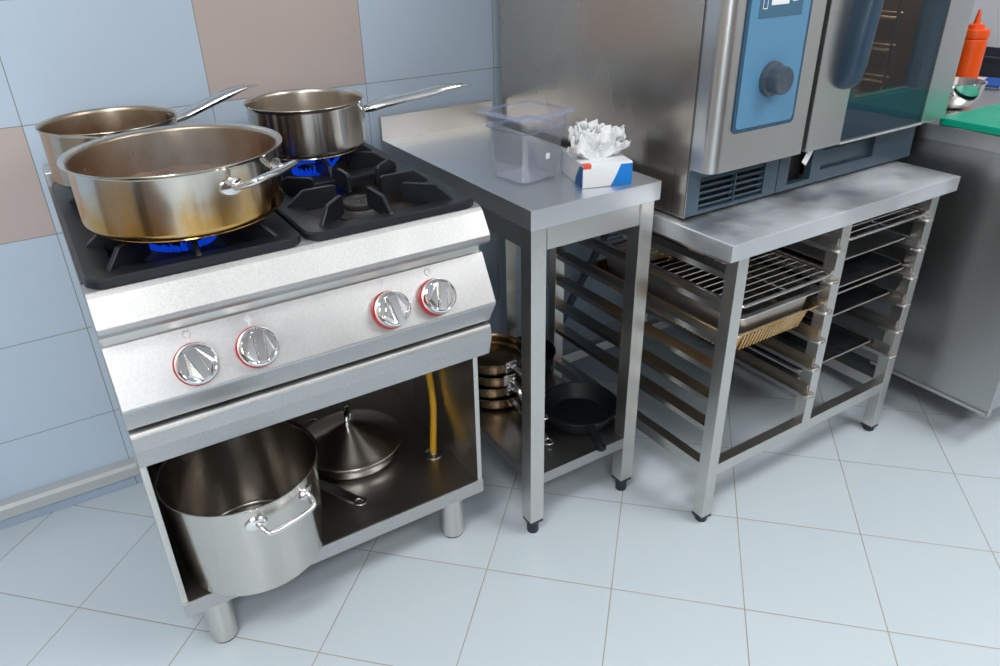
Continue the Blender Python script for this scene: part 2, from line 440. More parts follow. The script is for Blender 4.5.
# knobs on the sloped panel
pn = Vector((0, -.8824, .4706))                      # outward normal of the panel
pu = Vector((0, .4706, .8824))                       # up along the panel
PB = Matrix((( 1, 0, 0), (0, pu.y, pn.y), (0, pu.z, pn.z))).to_4x4()   # local x, up, out
def panel_pt(x, z):                                  # point on the sloped face
    k = (z - .668) / (.758 - .668); return Vector((x, 1.118 + k * .048, z))
def knob_bm(rot):
    b = bm_()
    lathe(b, [(0, .0), (.0295, .0), (.0305, .006), (.0300, .012), (.0285, .016), (.0262, .0175), (.0250, .0165), (0, .0165)], 48)
    g = bm_()
    # raised grip and the two sunken facets beside it
    grip = [(-.0085, .0215), (-.0062, .0235), (.0062, .0235), (.0085, .0215), (.0068, -.0225), (.0045, -.0245), (-.0045, -.0245), (-.0068, -.0225)]
    prism(g, grip, .012, .0285, 2, bev=.0016)
    for s in (-1, 1):
        t = bmesh.new()
        vs = [t.verts.new(v) for v in ((s * .0095, .021, .0166), (s * .0225, -.009, .0166), (s * .0085, -.0235, .0166), (s * .0098, .018, .0215), (s * .018, -.0075, .0195), (s * .0090, -.0185, .0215))]
        for q in ((0, 1, 4, 3), (1, 2, 5, 4), (2, 0, 3, 5), (3, 4, 5), (0, 2, 1)): t.faces.new([vs[i] for i in q])
        join(g, t, 0)
    xform(g, Matrix.Rotation(rot, 4, 'Z')); join(b, g)
    return b
def knob(x, rot):
    base = panel_pt(x, .704)
    def place(bm): return xform(bm, Matrix.Translation(base - Vector(st.location)) @ PB)
    b = xform(knob_bm(rot), Matrix.Translation((0, 0, .0125)) @ Matrix.Scale(1.10, 4))
    k = obj('knob', place(b), 'chrome', st, 'polished chrome knob')
    z = bm_(); lathe(z, [(0, .0), (.0345, .0), (.0352, .003), (.0348, .0125), (.0330, .0150), (.030, .0150), (0, .0150)], 48)
    obj('bezel', place(z), 'red', k, 'red plastic ring')
    w = bm_(); lathe(w, [(.0018, .0155), (.0018, .0295), (.0, .0298)], 10)
    return place
for kx, rot, solid in ((.128, .30, 0), (.226, -.08, 1), (.469, .10, 1), (.563, -.28, 0)):
    place = knob(kx, rot)
    b = bm_()
    if solid: lathe(b, [(0, .0006), (.0062, .0006), (.0062, 0)], 20)
    else: tube(b, [(.0058 * math.cos(2 * PI * k / 20) , .0058 * math.sin(2 * PI * k / 20), .0003) for k in range(20)], .0010, 6, closed=True)
    xform(b, Matrix.Translation((0, .050, 0)))
    box(b, -.0012, .0370, 0, .0012, .045, .0006)
    obj('knob_mark', place(b), 'print', st, 'small printed burner symbol')

# burners
BX = (.178, .513); BY = (1.335, 1.612)
def burner(x, y, k_=1.):
    b = bm_()
    lathe(b, [(0, .0), (.050, .0), (.050, .004), (.040, .010), (.036, .016), (0, .016)], 40)
    B = obj('burner', xform(b, Matrix.Translation((x - ox, y - oy, .823)) @ Matrix.Diagonal((k_, k_, 1, 1))), 'burner', st)
    c = bm_()
    n = 72; r = .033
    prof = [(.033, .016), (.035, .019), (.035, .026), (.032, .029), (.012, .030), (0, .030)]
    lathe(c, prof, 48)
    for k in range(20):
        a = 2 * PI * k / 20
        box(c, .030, -.0012, .019, .0362, .0012, .025, 0, 0, Matrix.Rotation(a, 4, 'Z'))
    for k in range(3): box(c, .0, -.002, .029, .028, .002, .0315, .0006, 0, Matrix.Rotation(2 * PI * k / 3 + .4, 4, 'Z'))
    obj('burner_cap', xform(c, Matrix.Translation((x - ox, y - oy, .823)) @ Matrix.Diagonal((k_, k_, 1, 1))), 'burner', B, 'dark iron cap')
    return B
def flame(B, x, y, n=30, k_=1., hk=1.):
    b = bm_()
    for k in range(n):
        a = 2 * PI * k / n + rnd.uniform(-.03, .03); h = rnd.uniform(.024, .034); o = rnd.uniform(.022, .032)
        pts = [(.0385 * k_ + o * t, 0, .843 + hk * h * (t ** .8) * (.9 + .1 * t)) for t in (0, .2, .45, .7, 1)]
        t = bm_(); tube(t, pts, [.0026, .0036, .0034, .0022, .0003], 7)
        xform(t, Matrix.Translation((x - ox, y - oy, 0)) @ Matrix.Rotation(a, 4, 'Z')); join(b, t)
    obj('flame', b, 'flame', B, 'blue gas flame')
for i, x in enumerate(BX):
    for j, y in enumerate(BY):
        big = 1.38 if (i, j) == (0, 0) else 1.
        B = burner(x, y, big)
        if (i, j) != (1, 0): flame(B, x, y, 54 if big > 1 else 40, big, .85 if big > 1 else 1.)
# cast iron grates
def grate(x0, x1, cx):
    b = bm_(); y0, y1 = 1.166, 1.772; zt = .866; zb = .852
    out = rrect(x0, y0, x1, y1, .028, 6)
    xm = .040; ym = (BY[0] + BY[1]) / 2
    def ring(holes):
        # frame plate: outer outline, two openings
        pass
    # side rails, ends and crossbar as one plate made of four strips plus rounded outer skin
    loops_o = [[(x, y, zb) for x, y in out], [(x, y, zt - .003) for x, y in out]]
    bridge_loops(b, loops_o)
    inn = rrect(x0 + .004, y0 + .004, x1 - .004, y1 - .004, .025, 6)
    inn2 = rrect(x0 + .046, y0 + .040, x1 - .046, y1 - .040, .05, 6)
    bridge_loops(b, [[(x, y, zt - .003) for x, y in out], [(x, y, zt) for x, y in inn], [(x, y, zt - .004) for x, y in inn2], [(x, y, zb - .004) for x, y in inn2], [(x, y, zb) for x, y in out]])
    box(b, x0 + .04, ym - .024, zb - .004, x1 - .04, ym + .024, zt - .003, .003)
    # short feet
    for fx in (x0 + .03, x1 - .03):
        for fy in (y0 + .03, y1 - .03): box(b, fx - .008, fy - .008, .8232, fx + .008, fy + .008, zb, .001)
    fins = []
    def fin(px, py, ang, length, h0=-.003):
        # vertical web from the frame towards the burner
        prof = [(0, zb - .002 - .87), (length, zb - .004 - .87 + .004), (length, .017), (length - .006, .0205), (.040, .0205), (.010, h0)]
        t = bm_(); prism(t, [(p, q) for p, q in prof], -.0042, .0042, 1, bev=.0012)
        xform(t, Matrix.Translation((px, py, .87)) @ Matrix.Rotation(ang, 4, 'Z')); fins.append(t)
    for y in BY:
        fin(x0 + .012, y, 0, cx - x0 - .012 - .046); fin(x1 - .012, y, PI, x1 - .012 - cx - .046)
        up = y > ym
        ye = (y1 - .010) if up else (y0 + .010)
        fin(cx, ye, -PI / 2 if up else PI / 2, abs(ye - y) - .046)
        fin(cx, ym + (.0 if up else 0), PI / 2 if up else -PI / 2, abs(ym - y) - .046, .012)
        for sx in (-1, 1):
            ex = x0 + .030 if sx < 0 else x1 - .030
            ey = (y1 - .030) if up else (y0 + .030)
            fin(ex, ey, math.atan2(y - ey, cx - ex), math.hypot(cx - ex, y - ey) - .088)
            ey = ym - .008 if not up else ym + .008
            fin(ex - sx * .0, ey, math.atan2(y - ey, cx - ex), math.hypot(cx - ex, y - ey) - .092, .006)
    g = obj('grate', L(b, st), 'iron', st, 'black cast iron grate over two burners')
    for t in fins: obj('fin', L(t, st), 'iron', g)
grate(.010, .3435, BX[0]); grate(.3495, .683, BX[1])
# gas hose
b = bm_(); tube(b, smooth_path([(.640, 1.42, .60), (.650, 1.41, .50), (.658, 1.395, .40), (.657, 1.375, .30), (.640, 1.352, .22), (.633, 1.345, .1735)], 8), .0085, 14)
hs = obj('gas_hose', L(b, st), 'yellow', st, 'yellow rubber gas hose coming down through the cabinet shelf')
b = bm_(); lathe(b, [(.009, .0), (.022, .0), (.022, .0025), (.019, .004), (.010, .005), (.009, .009)], 28); obj('flange', L(xform(b, Matrix.Translation((.633, 1.345, .1722))), st), 'satin', hs, 'round steel collar')

# ------------------------------------------------------------------ pots and pans
def pan_profile(r, h, wall=.0022, rb=.014, flare=.004, zin=None):
    """outer bottom -> outer wall -> rim -> inner wall -> inner floor"""
    o = [(0, 0), (r - rb - .004, 0)]
    o += [(r - rb + rb * math.sin(a), rb - rb * math.cos(a)) for a in [PI / 2 * k / 6 for k in range(1, 7)]]
    o += [(r, h * .5), (r, h - .008), (r + flare * .5, h - .003), (r + flare, h), (r + flare * .9, h + .0012)]
    i = [(r + flare * .1, h - .001), (r - wall, h - .007), (r - wall, h * .5), (r - wall, rb + .004)]
    i += [(r - wall - (rb) * (1 - math.cos(a)), .004 + rb - rb * math.sin(a)) for a in [PI / 2 * k / 5 for k in range(1, 6)]]
    i += [(0, .004)]
    return o, i
def pan_body(name, root, r, h, mo='pot', mi='pot_in2', wall=.0022, rb=.014, flare=.004, disc=True, tap=1.):
    o, i = pan_profile(r, h, wall, rb, flare)
    if tap != 1.: o, i = [[(a * (tap + (1 - tap) * max(0, z) / h), z) for a, z in q] for q in (o, i)]
    b = bm_(); lathe(b, o + i, 96, mis=[0] * (len(o)) + [1] * (len(i) - 1))
    if disc: lathe(b, [(0, -.005), ((r - rb - .004) * tap, -.005), ((r - rb - .001) * tap, -.003), ((r - rb - .002) * tap, .0005)], 72)
    return obj(name, b, [mo, mi], root, ang=50)
def hollow_handle(root, r, z, L_, rise, w=.011, mat='satin', ring=True, drop=.0):
    """tubular cast handle leaving the body along local +x, ending in a flat hanging eye"""
    pts = [(r - .002, 0, z), (r + .018, 0, z + .004), (r + .05, 0, z + .004 + rise * .2), (r + L_ * .55, 0, z + rise * .62), (r + L_ * .82, 0, z + rise * .9), (r + L_, 0, z + rise)]
    P = smooth_path(pts, 5); n = len(P)
    R = []
    for k in range(n):
        t = k / (n - 1); R.append(w * (.55 + .45 * min(1, t * 4)) * (1 if t < .72 else 1 - .62 * (t - .72) / .28))
    b = bm_(); tube(b, P, R, 14, sx=1.0, sy=.62, up=(0, 0, 1))
    h = obj('handle', b, mat, root)
    e = bm_(); cx = r + L_ + .006; z1 = z + rise
    tube(e, [(cx + .013 * math.cos(2 * PI * k / 24), .0085 * math.sin(2 * PI * k / 24), z1 + .0) for k in range(24)], .0035, 8, closed=True, sy=.55)
    obj('hanging_eye', e, mat, h)
    q = bm_(); box(q, r - .004, -.018, z - .016, r + .003, .018, z + .016, .004)
    for s in (-1, 1): tube(q, [(r + .001, s * .011, z), (r + .0055, s * .011, z)], .0035, 10)
    obj('bracket', q, mat, h)
    return h
def loop_handle(root, r, z, ang, half=.055, out=.042, rad=.0048, mat='chrome', rise=.012):
    b = bm_()
    dy = half
    x = math.sqrt(max(1e-6, r * r - dy * dy))
    pts = [(x - .002, -dy, z), (x + .012, -dy, z), (r + out * .75, -dy * .93, z + rise * .7), (r + out, -dy * .7, z + rise), (r + out + .003, 0, z + rise), (r + out, dy * .7, z + rise), (r + out * .75, dy * .93, z + rise * .7), (x + .012, dy, z), (x - .002, dy, z)]
    tube(b, smooth_path(pts, 6), rad, 12)
    xform(b, Matrix.Rotation(ang, 4, 'Z')); h = obj('handle', b, mat, root)
    for s in (-1, 1):
        t = bm_(); a = math.asin(dy / r) * s
        lathe(t, [(0, -.002), (.017, -.001), (.0155, .0035), (.008, .0055), (0, .006)], 24)
        xform(t, Matrix.Rotation(a + ang, 4, 'Z') @ Matrix.Translation((r, 0, z)) @ Matrix.Rotation(PI / 2, 4, 'Y') @ Matrix.Diagonal((.8, 1.25, 1, 1)))
        obj('bracket', t, mat, h)
    return h
ZG = .8908
# big saute pot, front left burner
p = thing('braising_pot', 'wide heat-tinted steel pot with loop handle cooking over the front left flame', 'pot', (.199, 1.332, ZG + .005))
pan_body('body', p, .164, .1065, 'pot_stain', 'pot_in', .003, .013, .010)
loop_handle(p, .164, .072, math.radians(-53), .058, .036, .0058)
loop_handle(p, .164, .072, math.radians(127), .058, .030, .0058)
b = bm_(); lathe(b, [(0, .034), (.08, .0345), (.1625, .034)], 72)
for v in b.verts: v.co.z += .003 * math.sin(v.co.x * 90) * math.cos(v.co.y * 75) + rnd.uniform(-.001, .001)
s_ = obj('stew', b, 'stew', fix=False); s_.location = (.199, 1.332, ZG + .005)
tag(s_, 'brown meaty broth simmering in the wide heat-tinted pot', 'food', kind='stuff')
b = bm_(); lathe(b, [(0, .042), (.135, .042), (.14, .07), (.12, .11), (.06, .15), (0, .16)], 24)
s_ = obj('steam', b, 'steam'); s_.location = (.199, 1.332, ZG + .005)
tag(s_, 'thin white steam rising inside the wide heat-tinted pot', 'steam', kind='stuff')
# saucepan behind it
p = thing('saucepan', 'steel saucepan on the rear left burner, half hidden by the wide pot', 'pan', (.139, 1.645, ZG + .005), math.radians(14))
pan_body('body', p, .121, .105, 'pot_old', 'pot_in', .0025, .014, .004); hollow_handle(p, .121, .082, .183, .042, .0165)
# saucepan rear right
p = thing('saucepan', 'steel saucepan on the rear right burner beside the wall tiles', 'pan', (.523, 1.622, ZG + .005), math.radians(-14))
pan_body('body', p, .122, .100, 'pot', 'pot_in2', .0025, .012, .004); hollow_handle(p, .122, .068, .232, .036, .0175)
# stock pot in the cabinet
p = thing('stockpot', 'large open steel stockpot standing in the stove cabinet', 'pot', (.174, 1.268, .1775))
pan_body('body', p, .150, .222, 'pot', 'pot_shaded', .003, .010, .005, True, .935)
loop_handle(p, .149, .184, math.radians(-73), .056, .022, .0050, rise=-.012); loop_handle(p, .149, .184, math.radians(107), .056, .022, .0050, rise=-.012)
# pan + lid
pc = (.468, 1.462)
p = thing('shallow_pan', 'low steel pan under the conical lid in the stove cabinet', 'pan', (*pc, .1775))
pan_body('body', p, .118, .030, 'pot', 'pot_in2', .0025, .010, .004)
loop_handle(p, .118, .018, math.radians(120), .04, .03, .004)
p = thing('pot_lid', 'conical steel lid with loop handle lying in the stove cabinet', 'lid', (*pc, .2095))
b = bm_(); lathe(b, [(0, .060), (.010, .0585), (.05, .041), (.105, .014), (.116, .009), (.126, .007), (.127, .005), (.125, .0035), (.115, .005), (.104, .011), (.05, .038), (0, .057)], 96)
obj('dome', b, 'lid_steel', p, ang=50)
b = bm_(); tube(b, smooth_path([(-.024, 0, .050), (-.028, 0, .066), (-.020, 0, .086), (0, 0, .093), (.020, 0, .086), (.028, 0, .066), (.024, 0, .050)], 6), .0035, 10, sx=1.6)
obj('handle', xform(b, Matrix.Rotation(math.radians(62), 4, 'Z')), 'chrome', p)
# frying pan behind the stockpot: its long flat handle shows
a = math.atan2(1.258 - 1.62, .408 - .188)
p = thing('frying_pan', 'steel frying pan behind the stockpot, only its flat handle showing', 'pan', (.188, 1.62, .1775), a)
pan_body('body', p, .105, .045, 'pot', 'pot_in2', .0025, .02, .004)
def flat_handle(root, r, z, tipx, ztip, w=.011, mat='satin'):
    b = bm_(); n = 12; top = []
    for k in range(n + 1):
        t = k / n; x = r - .003 + (tipx - r - .012) * t
        top.append((x, w * (.8 + .25 * t * t), z + (ztip - z) * t + .006 * math.sin(PI * t)))
    loops = [[(x, -ww, zz - .0015), (x, ww, zz - .0015), (x, ww * .8, zz + .0022), (x, -ww * .8, zz + .0022)] for x, ww, zz in top]
    bridge_loops(b, loops, cap0=True, cap1=True); h = obj('handle', b, mat, root)
    e = bm_()
    tube(e, [(tipx - .006 + .0125 * math.cos(2 * PI * k / 24), .0105 * math.sin(2 * PI * k / 24), ztip) for k in range(24)], .0042, 8, closed=True, sy=.6)
    obj('hanging_eye', e, mat, h)
flat_handle(p, .105, .036, .424, .014, .014)

# ------------------------------------------------------------------ small work table
tb = thing('work_table', 'narrow stainless steel work table between the stove and the oven stand', 'table', (.94, 1.46, 0))
TX0, TX1, TY0, TY1 = .771, 1.108, 1.120, 1.800
b = bm_(); box(b, TX0, TY0, .794, TX1, TY1 + .014, .836, .002); obj('tabletop', L(b, tb), 'steel_table', tb)
b = bm_(); prism(b, [(TY1, .835), (TY1 + .014, .835), (TY1 + .014, .895), (TY1, .895)], TX0, TX1, 0, bev=.001); obj('backsplash', L(b, tb), 'steel_x', tb)
b = bm_()
box(b, TX0 + .044, 1.127, .744, TX1 - .050, 1.145, .796, .0015); box(b, TX0 + .008, 1.165, .744, TX0 + .024, 1.66, .796, .0015); box(b, TX1 - .026, 1.165, .744, TX1 - .012, 1.66, .796, .0015); box(b, TX0 + .044, 1.68, .744, TX1 - .05, 1.695, .796, .0015)
obj('apron', L(b, tb), 'steel_x', tb)
for lx in (.7735, 1.057):
    for ly in (1.123, 1.662):
        b = bm_(); box(b, lx, ly, .042, lx + .038, ly + .038, .796, .0018)
        lg = obj('leg', L(b, tb), 'steel_z', tb)
        b = bm_(); box(b, lx + .001, ly + .001, .034, lx + .037, ly + .037, .043, .001)
        lathe(b, [(0, 0), (.0135, 0), (.0145, .002), (.0145, .035), (0, .035)], 20, c=(lx + .019, ly + .019, 0))
        obj('foot', L(b, tb), 'foot', lg, 'black plastic foot')
b = bm_(); box(b, TX0 + .012, 1.160, .170, TX1 - .010, 1.665, .180, .001); box(b, .811, 1.1245, .150, 1.058, 1.162, .1800, .0012); box(b, TX0 + .012, 1.160, .150, TX0 + .022, 1.665, .172)
obj('lower_shelf', L(b, tb), 'steel_shelf', tb)
ZS = .1802
# skillet
ang = math.atan2(1.100 - 1.262, .955 - 1.022)
p = thing('skillet', 'black cast iron skillet with short handle on the table shelf', 'pan', (1.022, 1.262, ZS), ang)
b = bm_(); r = .102
lathe(b, [(0, 0), (.076, 0), (.082, .003), (r - .004, .036), (r, .040), (r, .044), (r - .003, .0455), (r - .007, .044), (.080, .010), (.074, .007), (0, .006)], 80)
obj('body', b, 'iron_rough', p, ang=50)
b = bm_()
pts = smooth_path([(r - .008, 0, .038), (r + .02, 0, .040), (r + .05, 0, .042), (r + .080, 0, .042)], 5)
tube(b, pts, [.017, .0158, .014, .0125, .0115, .0108, .0104, .0102, .0102, .0104, .0108, .0114, .0118, .0118, .0116, .0110], 14, sy=.42)
hd = obj('handle', b, 'iron_rough', p)
b = bm_(); tube(b, [(r + .086 + .0115 * math.cos(2 * PI * k / 24), .0095 * math.sin(2 * PI * k / 24), .042) for k in range(24)], .0050, 8, closed=True)
obj('hanging_eye', b, 'iron_rough', hd)
b = bm_(); tube(b, [(.02 * math.cos(t), r - .002 + .010 * math.sin(t), .040) for t in [PI * k / 10 for k in range(11)]], .006, 8, sy=.7); xform(b, Matrix.Rotation(-1.1, 4, 'Z'))
# second skillet further back
p = thing('skillet', 'smaller black pan on the table shelf, mostly behind the front left leg', 'pan', (1.052, 1.550, ZS), .9)
b = bm_(); r = .085
lathe(b, [(0, 0), (.068, 0), (.073, .003), (r - .003, .050), (r, .053), (r, .056), (r - .004, .056), (.070, .009), (.066, .006), (0, .005)], 64)
obj('body', b, 'iron_rough', p, ang=50)
b = bm_(); tube(b, smooth_path([(r - .006, 0, .048), (r + .03, 0, .052), (r + .10, 0, .058)], 5), .009, 12, sy=.5); obj('handle', b, 'iron_rough', p)
# stack of browned saucepans
SX, SY = .893, 1.475
pl = ['undermost browned saucepan of the stack on the table shelf', 'second browned saucepan from the bottom of the shelf stack', 'third browned saucepan from the bottom of the shelf stack', 'topmost browned saucepan of the stack on the table shelf']
angs = [-92, -84, -96, -88]
for k in range(4):
    z = ZS + .006 + k * .0355
    p = thing('saucepan', pl[k], 'pan', (SX + (.004, -.003, .004, 0)[k], SY + (0, .004, -.003, .002)[k], z), math.radians(angs[k]), 'browned saucepans stacked on the table shelf')
    pan_body('body', p, .086, .0305, 'pot_brown', 'pot_brown', .002, .008, .0035)
    if k == 0: flat_handle(p, .086, .024, .268, .001, .011)
    else: hollow_handle(p, .086, .020, .120, -.020, .0085)

# ------------------------------------------------------------------ clear container and tissue box on the table
p = thing('food_container', 'empty clear plastic food container with flared rim on the work table', 'container', (.890, 1.312, .8362), math.radians(8))
def cl(hx, hy, r, z): return [(x, y, z * 1.06) for x, y in rrect(-hx, -hy, hx, hy, r, 5)]
b = bm_(); t = .0025
bridge_loops(b, [cl(.044, .042, .012, 0), cl(.050, .048, .014, .002), cl(.0525, .0505, .014, .008), cl(.0605, .0580, .014, .100), cl(.0650, .0625, .014, .104), cl(.0670, .0645, .014, .131)], cap0=True)
bridge_loops(b, [cl(.0670 - t, .0645 - t, .012, .131), cl(.0650 - t, .0625 - t, .012, .106), cl(.0605 - t, .0580 - t, .012, .102), cl(.0525 - t, .0505 - t, .012, .008), cl(.050 - t, .048 - t, .011, .0045)], cap1=True)
obj('tub', b, 'poly', p, ang=50)
b = bm_()
bridge_loops(b, [cl(.0670, .0645, .014, .132), cl(.072, .0695, .016, .133), cl(.0805, .078, .020, .131), cl(.081, .0785, .020, .1325), cl(.072, .0695, .016, .1355), cl(.0670 - t, .0645 - t, .012, .1355), cl(.0670 - t, .0645 - t, .012, .132)])
obj('rim', b, 'polyrim', p, 'flared clear rim', ang=50)
b = bm_(); bridge_loops(b, [cl(.0612, .0587, .014, .1005), cl(.0660, .0635, .014, .1042), cl(.0660, .0635, .014, .1060), cl(.0608, .0583, .014, .1020)]); obj('step', b, 'polyrim', p, 'raised step below the rim')
b = bm_(); box(b, .006, -.0560, .048, .017, -.0545, .060, .0004); obj('moulded_mark', b, 'card', p, 'small whitish patch')

p = thing('tissue_box', 'white and blue card box with a white tissue pulled out of its top', 'box', (1.008, 1.222, .8362), math.radians(-17.7))
bx, by, bz = .0545, .070, .049
b = bm_(); box(b, -bx, -by, 0, bx, by, bz, .0008, seg=1); obj('carton', b, 'card', p)
b = bm_()
def curve_patch(pts, y):  # a print on the front face
    t = bmesh.new(); f = t.faces.new([t.verts.new((x, y, z)) for x, z in pts])
    r_ = bmesh.ops.extrude_face_region(t, geom=[f]); bmesh.ops.translate(t, vec=(0, .0004, 0), verts=[v for v in r_['geom'] if isinstance(v, bmesh.types.BMVert)]); return t
arc = [(.007 + .022 * (k / 8) ** .8, .001 + .044 * k / 8) for k in range(9)]
join(b, curve_patch(arc + [(bx, .045), (bx, .001)], -by - .0004)); obj('blue_print', b, 'cardblue', p, 'blue printed corner'); b = bm_()
t = curve_patch([(y, z) for y, z in ([(-by, .001), (-by + .045, .001)] + [(-by + .045 - .028 * (k / 8) ** 1.6, .001 + .043 * k / 8) for k in range(1, 9)] + [(-by, .044)])], -.0004)
xform(t, Matrix.Rotation(PI / 2, 4, 'Z') @ Matrix.Scale(1, 4)); xform(t, Matrix.Translation((-bx, 0, 0)) )
join(b, t); obj('blue_print', b, 'cardblue', p, 'blue printed corner')
b = bm_(); box(b, -bx + .0005, -by - .0006, .0405, -bx + .018, -by + .012, bz + .0006); obj('red_print', b, 'cardred', p, 'small red printed tab')
b = bm_()
def _h(i, j, k, c):
    v = math.sin(i * 127.1 + j * 311.7 + k * 74.7 + c * 53.3) * 43758.5453
    return 2 * (v - math.floor(v)) - 1
def vnoise(x, y, z, c=0):          # smooth value noise in -1..1
    i, j, k = math.floor(x), math.floor(y), math.floor(z)
    f = [t * t * (3 - 2 * t) for t in (x - i, y - j, z - k)]
    r = 0.
    for a in (0, 1):
        for b_ in (0, 1):
            for d in (0, 1):
                r += _h(i + a, j + b_, k + d, c) * (f[0] if a else 1 - f[0]) * (f[1] if b_ else 1 - f[1]) * (f[2] if d else 1 - f[2])
    return r
def fan(h, w, seed, az, dx, dy, nu=46, nv=22, freq=4.0, amp=.012, lean=.0):
    q = random.Random(seed); ph = q.uniform(0, 6.28); ph2 = q.uniform(0, 6.28); t = bmesh.new(); rows = []
    for j in range(nv + 1):
        v = j / nv; row = []
        for k in range(nu + 1):
            u = -1 + 2 * k / nu
            ww = .014 + (w - .014) * min(1., v * 1.5) ** .8
            x = u * ww
            y = amp * (.35 + .65 * v) * (math.sin(freq * u * 2.2 + ph) + .5 * math.sin(freq * u * 4.7 + ph2 + 2 * v)) + lean * v * v
            z = h * v * (1 - .30 * u * u * v) 
            d = Vector([1.3 * vnoise(x * 85 + seed * 3.1, y * 85, z * 70, c_) for c_ in (1, 2, 3)])
            e = vnoise(u * 5 + seed, seed * 1.7, 0) * .011 * v ** 3 + vnoise(u * 14 + seed, 4., 0) * .006 * v ** 4
            p_ = Vector((x, y, z + e)) + d * .0055 * min(1, v * 2.5)
            p_ = Matrix.Rotation(az, 3, 'Z') @ p_
            row.append(t.verts.new(p_ + Vector((dx, dy, 0))))
        rows.append(row)
    for A, B in zip(rows, rows[1:]):
        for k in range(nu): t.faces.new((A[k], A[k + 1], B[k + 1], B[k]))
    return t
for a_ in ((.062, .066, 1, .10, -.004, -.016, .000), (.068, .060, 2, -.25, .000, -.004, .004), (.064, .066, 3, .35, .000, .008, -.004), (.058, .052, 4, 1.0, .004, .0, .010), (.062, .052, 5, -.95, .012, .004, -.01), (.044, .072, 6, .05, -.006, -.024, -.012), (.074, .026, 9, .2, -.034, -.004, .0)):
    h_, w_, sd_, az_, dx_, dy_, ln_ = a_
    t = fan(h_, w_, sd_, az_, dx_, dy_, lean=ln_); join(b, xform(t, Matrix.Translation((0, 0, bz - .004))))
ts = obj('tissue', b, 'tissue', p, 'crumpled white tissue', ang=80, fix=False, wn=False)
sm = ts.modifiers.new('thick', 'SOLIDIFY'); sm.thickness = .0008
b = bm_(); tube(b, [(.038 * math.cos(2 * PI * k / 32) , .020 * math.sin(2 * PI * k / 32), bz + .0003) for k in range(32)], .0012, 6, closed=True, sy=.4); obj('slot_edge', b, 'card', p)

# ------------------------------------------------------------------ oven stand (rack)
rk = thing('oven_stand', 'stainless steel stand with tray runners under the combi oven', 'rack', (1.52, 1.27, 0))
RX0, RX1, RY0, RY1 = 1.117, 1.925, .917, 1.66
b = bm_(); prism(b, [(RX0, .714), (RX0, .749), (RX0 + .002, .751), (RX1 - .002, .751), (RX1, .749), (RX1, .714), (RX1 - .003, .714), (RX1 - .003, .745), (RX0 + .003, .745), (RX0 + .003, .714)], RY0 + .003, RY1, 1)
box(b, RX0, RY0, .714, RX1, RY0 + .004, .751, .0015)
obj('top', L(b, rk), 'steel_top', rk)
LXs = ((1.150, 1.182), (1.488, 1.520), (1.835, 1.867)); LYs = ((.925, .957), (1.548, 1.580))
for xi, (xa, xb) in enumerate(LXs):
    for (ya, yb) in LYs:
        b = bm_(); box(b, xa, ya, .172 if xi == 1 else .020, xb, yb, .745, .0015); lg = obj('leg', L(b, rk), 'steel_z', rk)
        if xi != 1:
            b = bm_(); box(b, xa - .0005, ya - .0005, .014, xb + .0005, yb + .0005, .0215, .001); lathe(b, [(0, 0), (.013, 0), (.015, .003), (.015, .015), (0, .015)], 20, c=((xa + xb) / 2, (ya + yb) / 2, 0))
            obj('foot', L(b, rk), 'foot', lg, 'black plastic foot')
for (x0, y0, x1, y1) in ((1.182, .927, 1.835, .955), (1.182, 1.550, 1.835, 1.578)):
    b = bm_(); box(b, x0, y0, .140, x1, y1, .172, .0015); obj('bottom_rail', L(b, rk), 'steel_x', rk)
for xa in (1.152, 1.837):
    b = bm_(); box(b, xa, .957, .140, xa + .028, 1.548, .172, .0015); obj('bottom_rail', L(b, rk), 'steel_y', rk)
for xa in (1.152, 1.837):
    b = bm_(); box(b, xa, .957, .690, xa + .012, 1.548, .714, .001); obj('top_rail', L(b, rk), 'steel_y', rk)
LEV = [.665 - .078 * k for k in range(6)]
def runner(xa, side):   # U-shaped bent strip welded to two posts, side = direction of its ledge
    b = bm_(); w = .030 * side
    xs = sorted((xa, xa + w))
    box(b, xs[0], .912, -.0025, xs[1], 1.575, 0, .0006)
    xw = sorted((xa, xa + .002 * side)); box(b, xw[0], .93, -.0025, xw[1], 1.575, .014, .0005)
    xe = sorted((xa + w, xa + w - .002 * side)); box(b, xe[0], .93, -.011, xe[1], 1.565, -.001, .0005)
    tube(b, smooth_path([(xa + .003 * side, .926, -.004), (xa + .006 * side, .9105, -.004), (xa + w * .5, .907, -.004), (xa + w * .9, .9105, -.004), (xa + w, .93, -.004)], 4), .0038, 8, sy=1.2)
    return b
protos = {}
def ledge(xa):          # plain rail between the front and back posts
    b = bm_(); box(b, xa, .9575, -.0025, xa + .040, 1.5475, 0, .0006); box(b, xa, .9575, -.010, xa + .0025, 1.5475, .004, .0005); box(b, xa + .038, .9575, -.008, xa + .040, 1.5475, -.001, .0005)
    return b
for key, xa, sd in (('a', 1.152, 1), ('b', 1.488, -1), ('c', 1.490, 1), ('d', 1.835, -1)):
    for k, z in enumerate(LEV):
        if k == 0:
            b = runner(xa, sd) if sd < 0 else ledge(xa); o = obj('runner', xform(b, Matrix.Translation((-1.52, -1.27, 0))), 'runner_steel', rk); o.location = (0, 0, z); protos[key] = o
        else:
            o = protos[key].copy(); COL.objects.link(o); o.parent = rk; o.location = (0, 0, z)

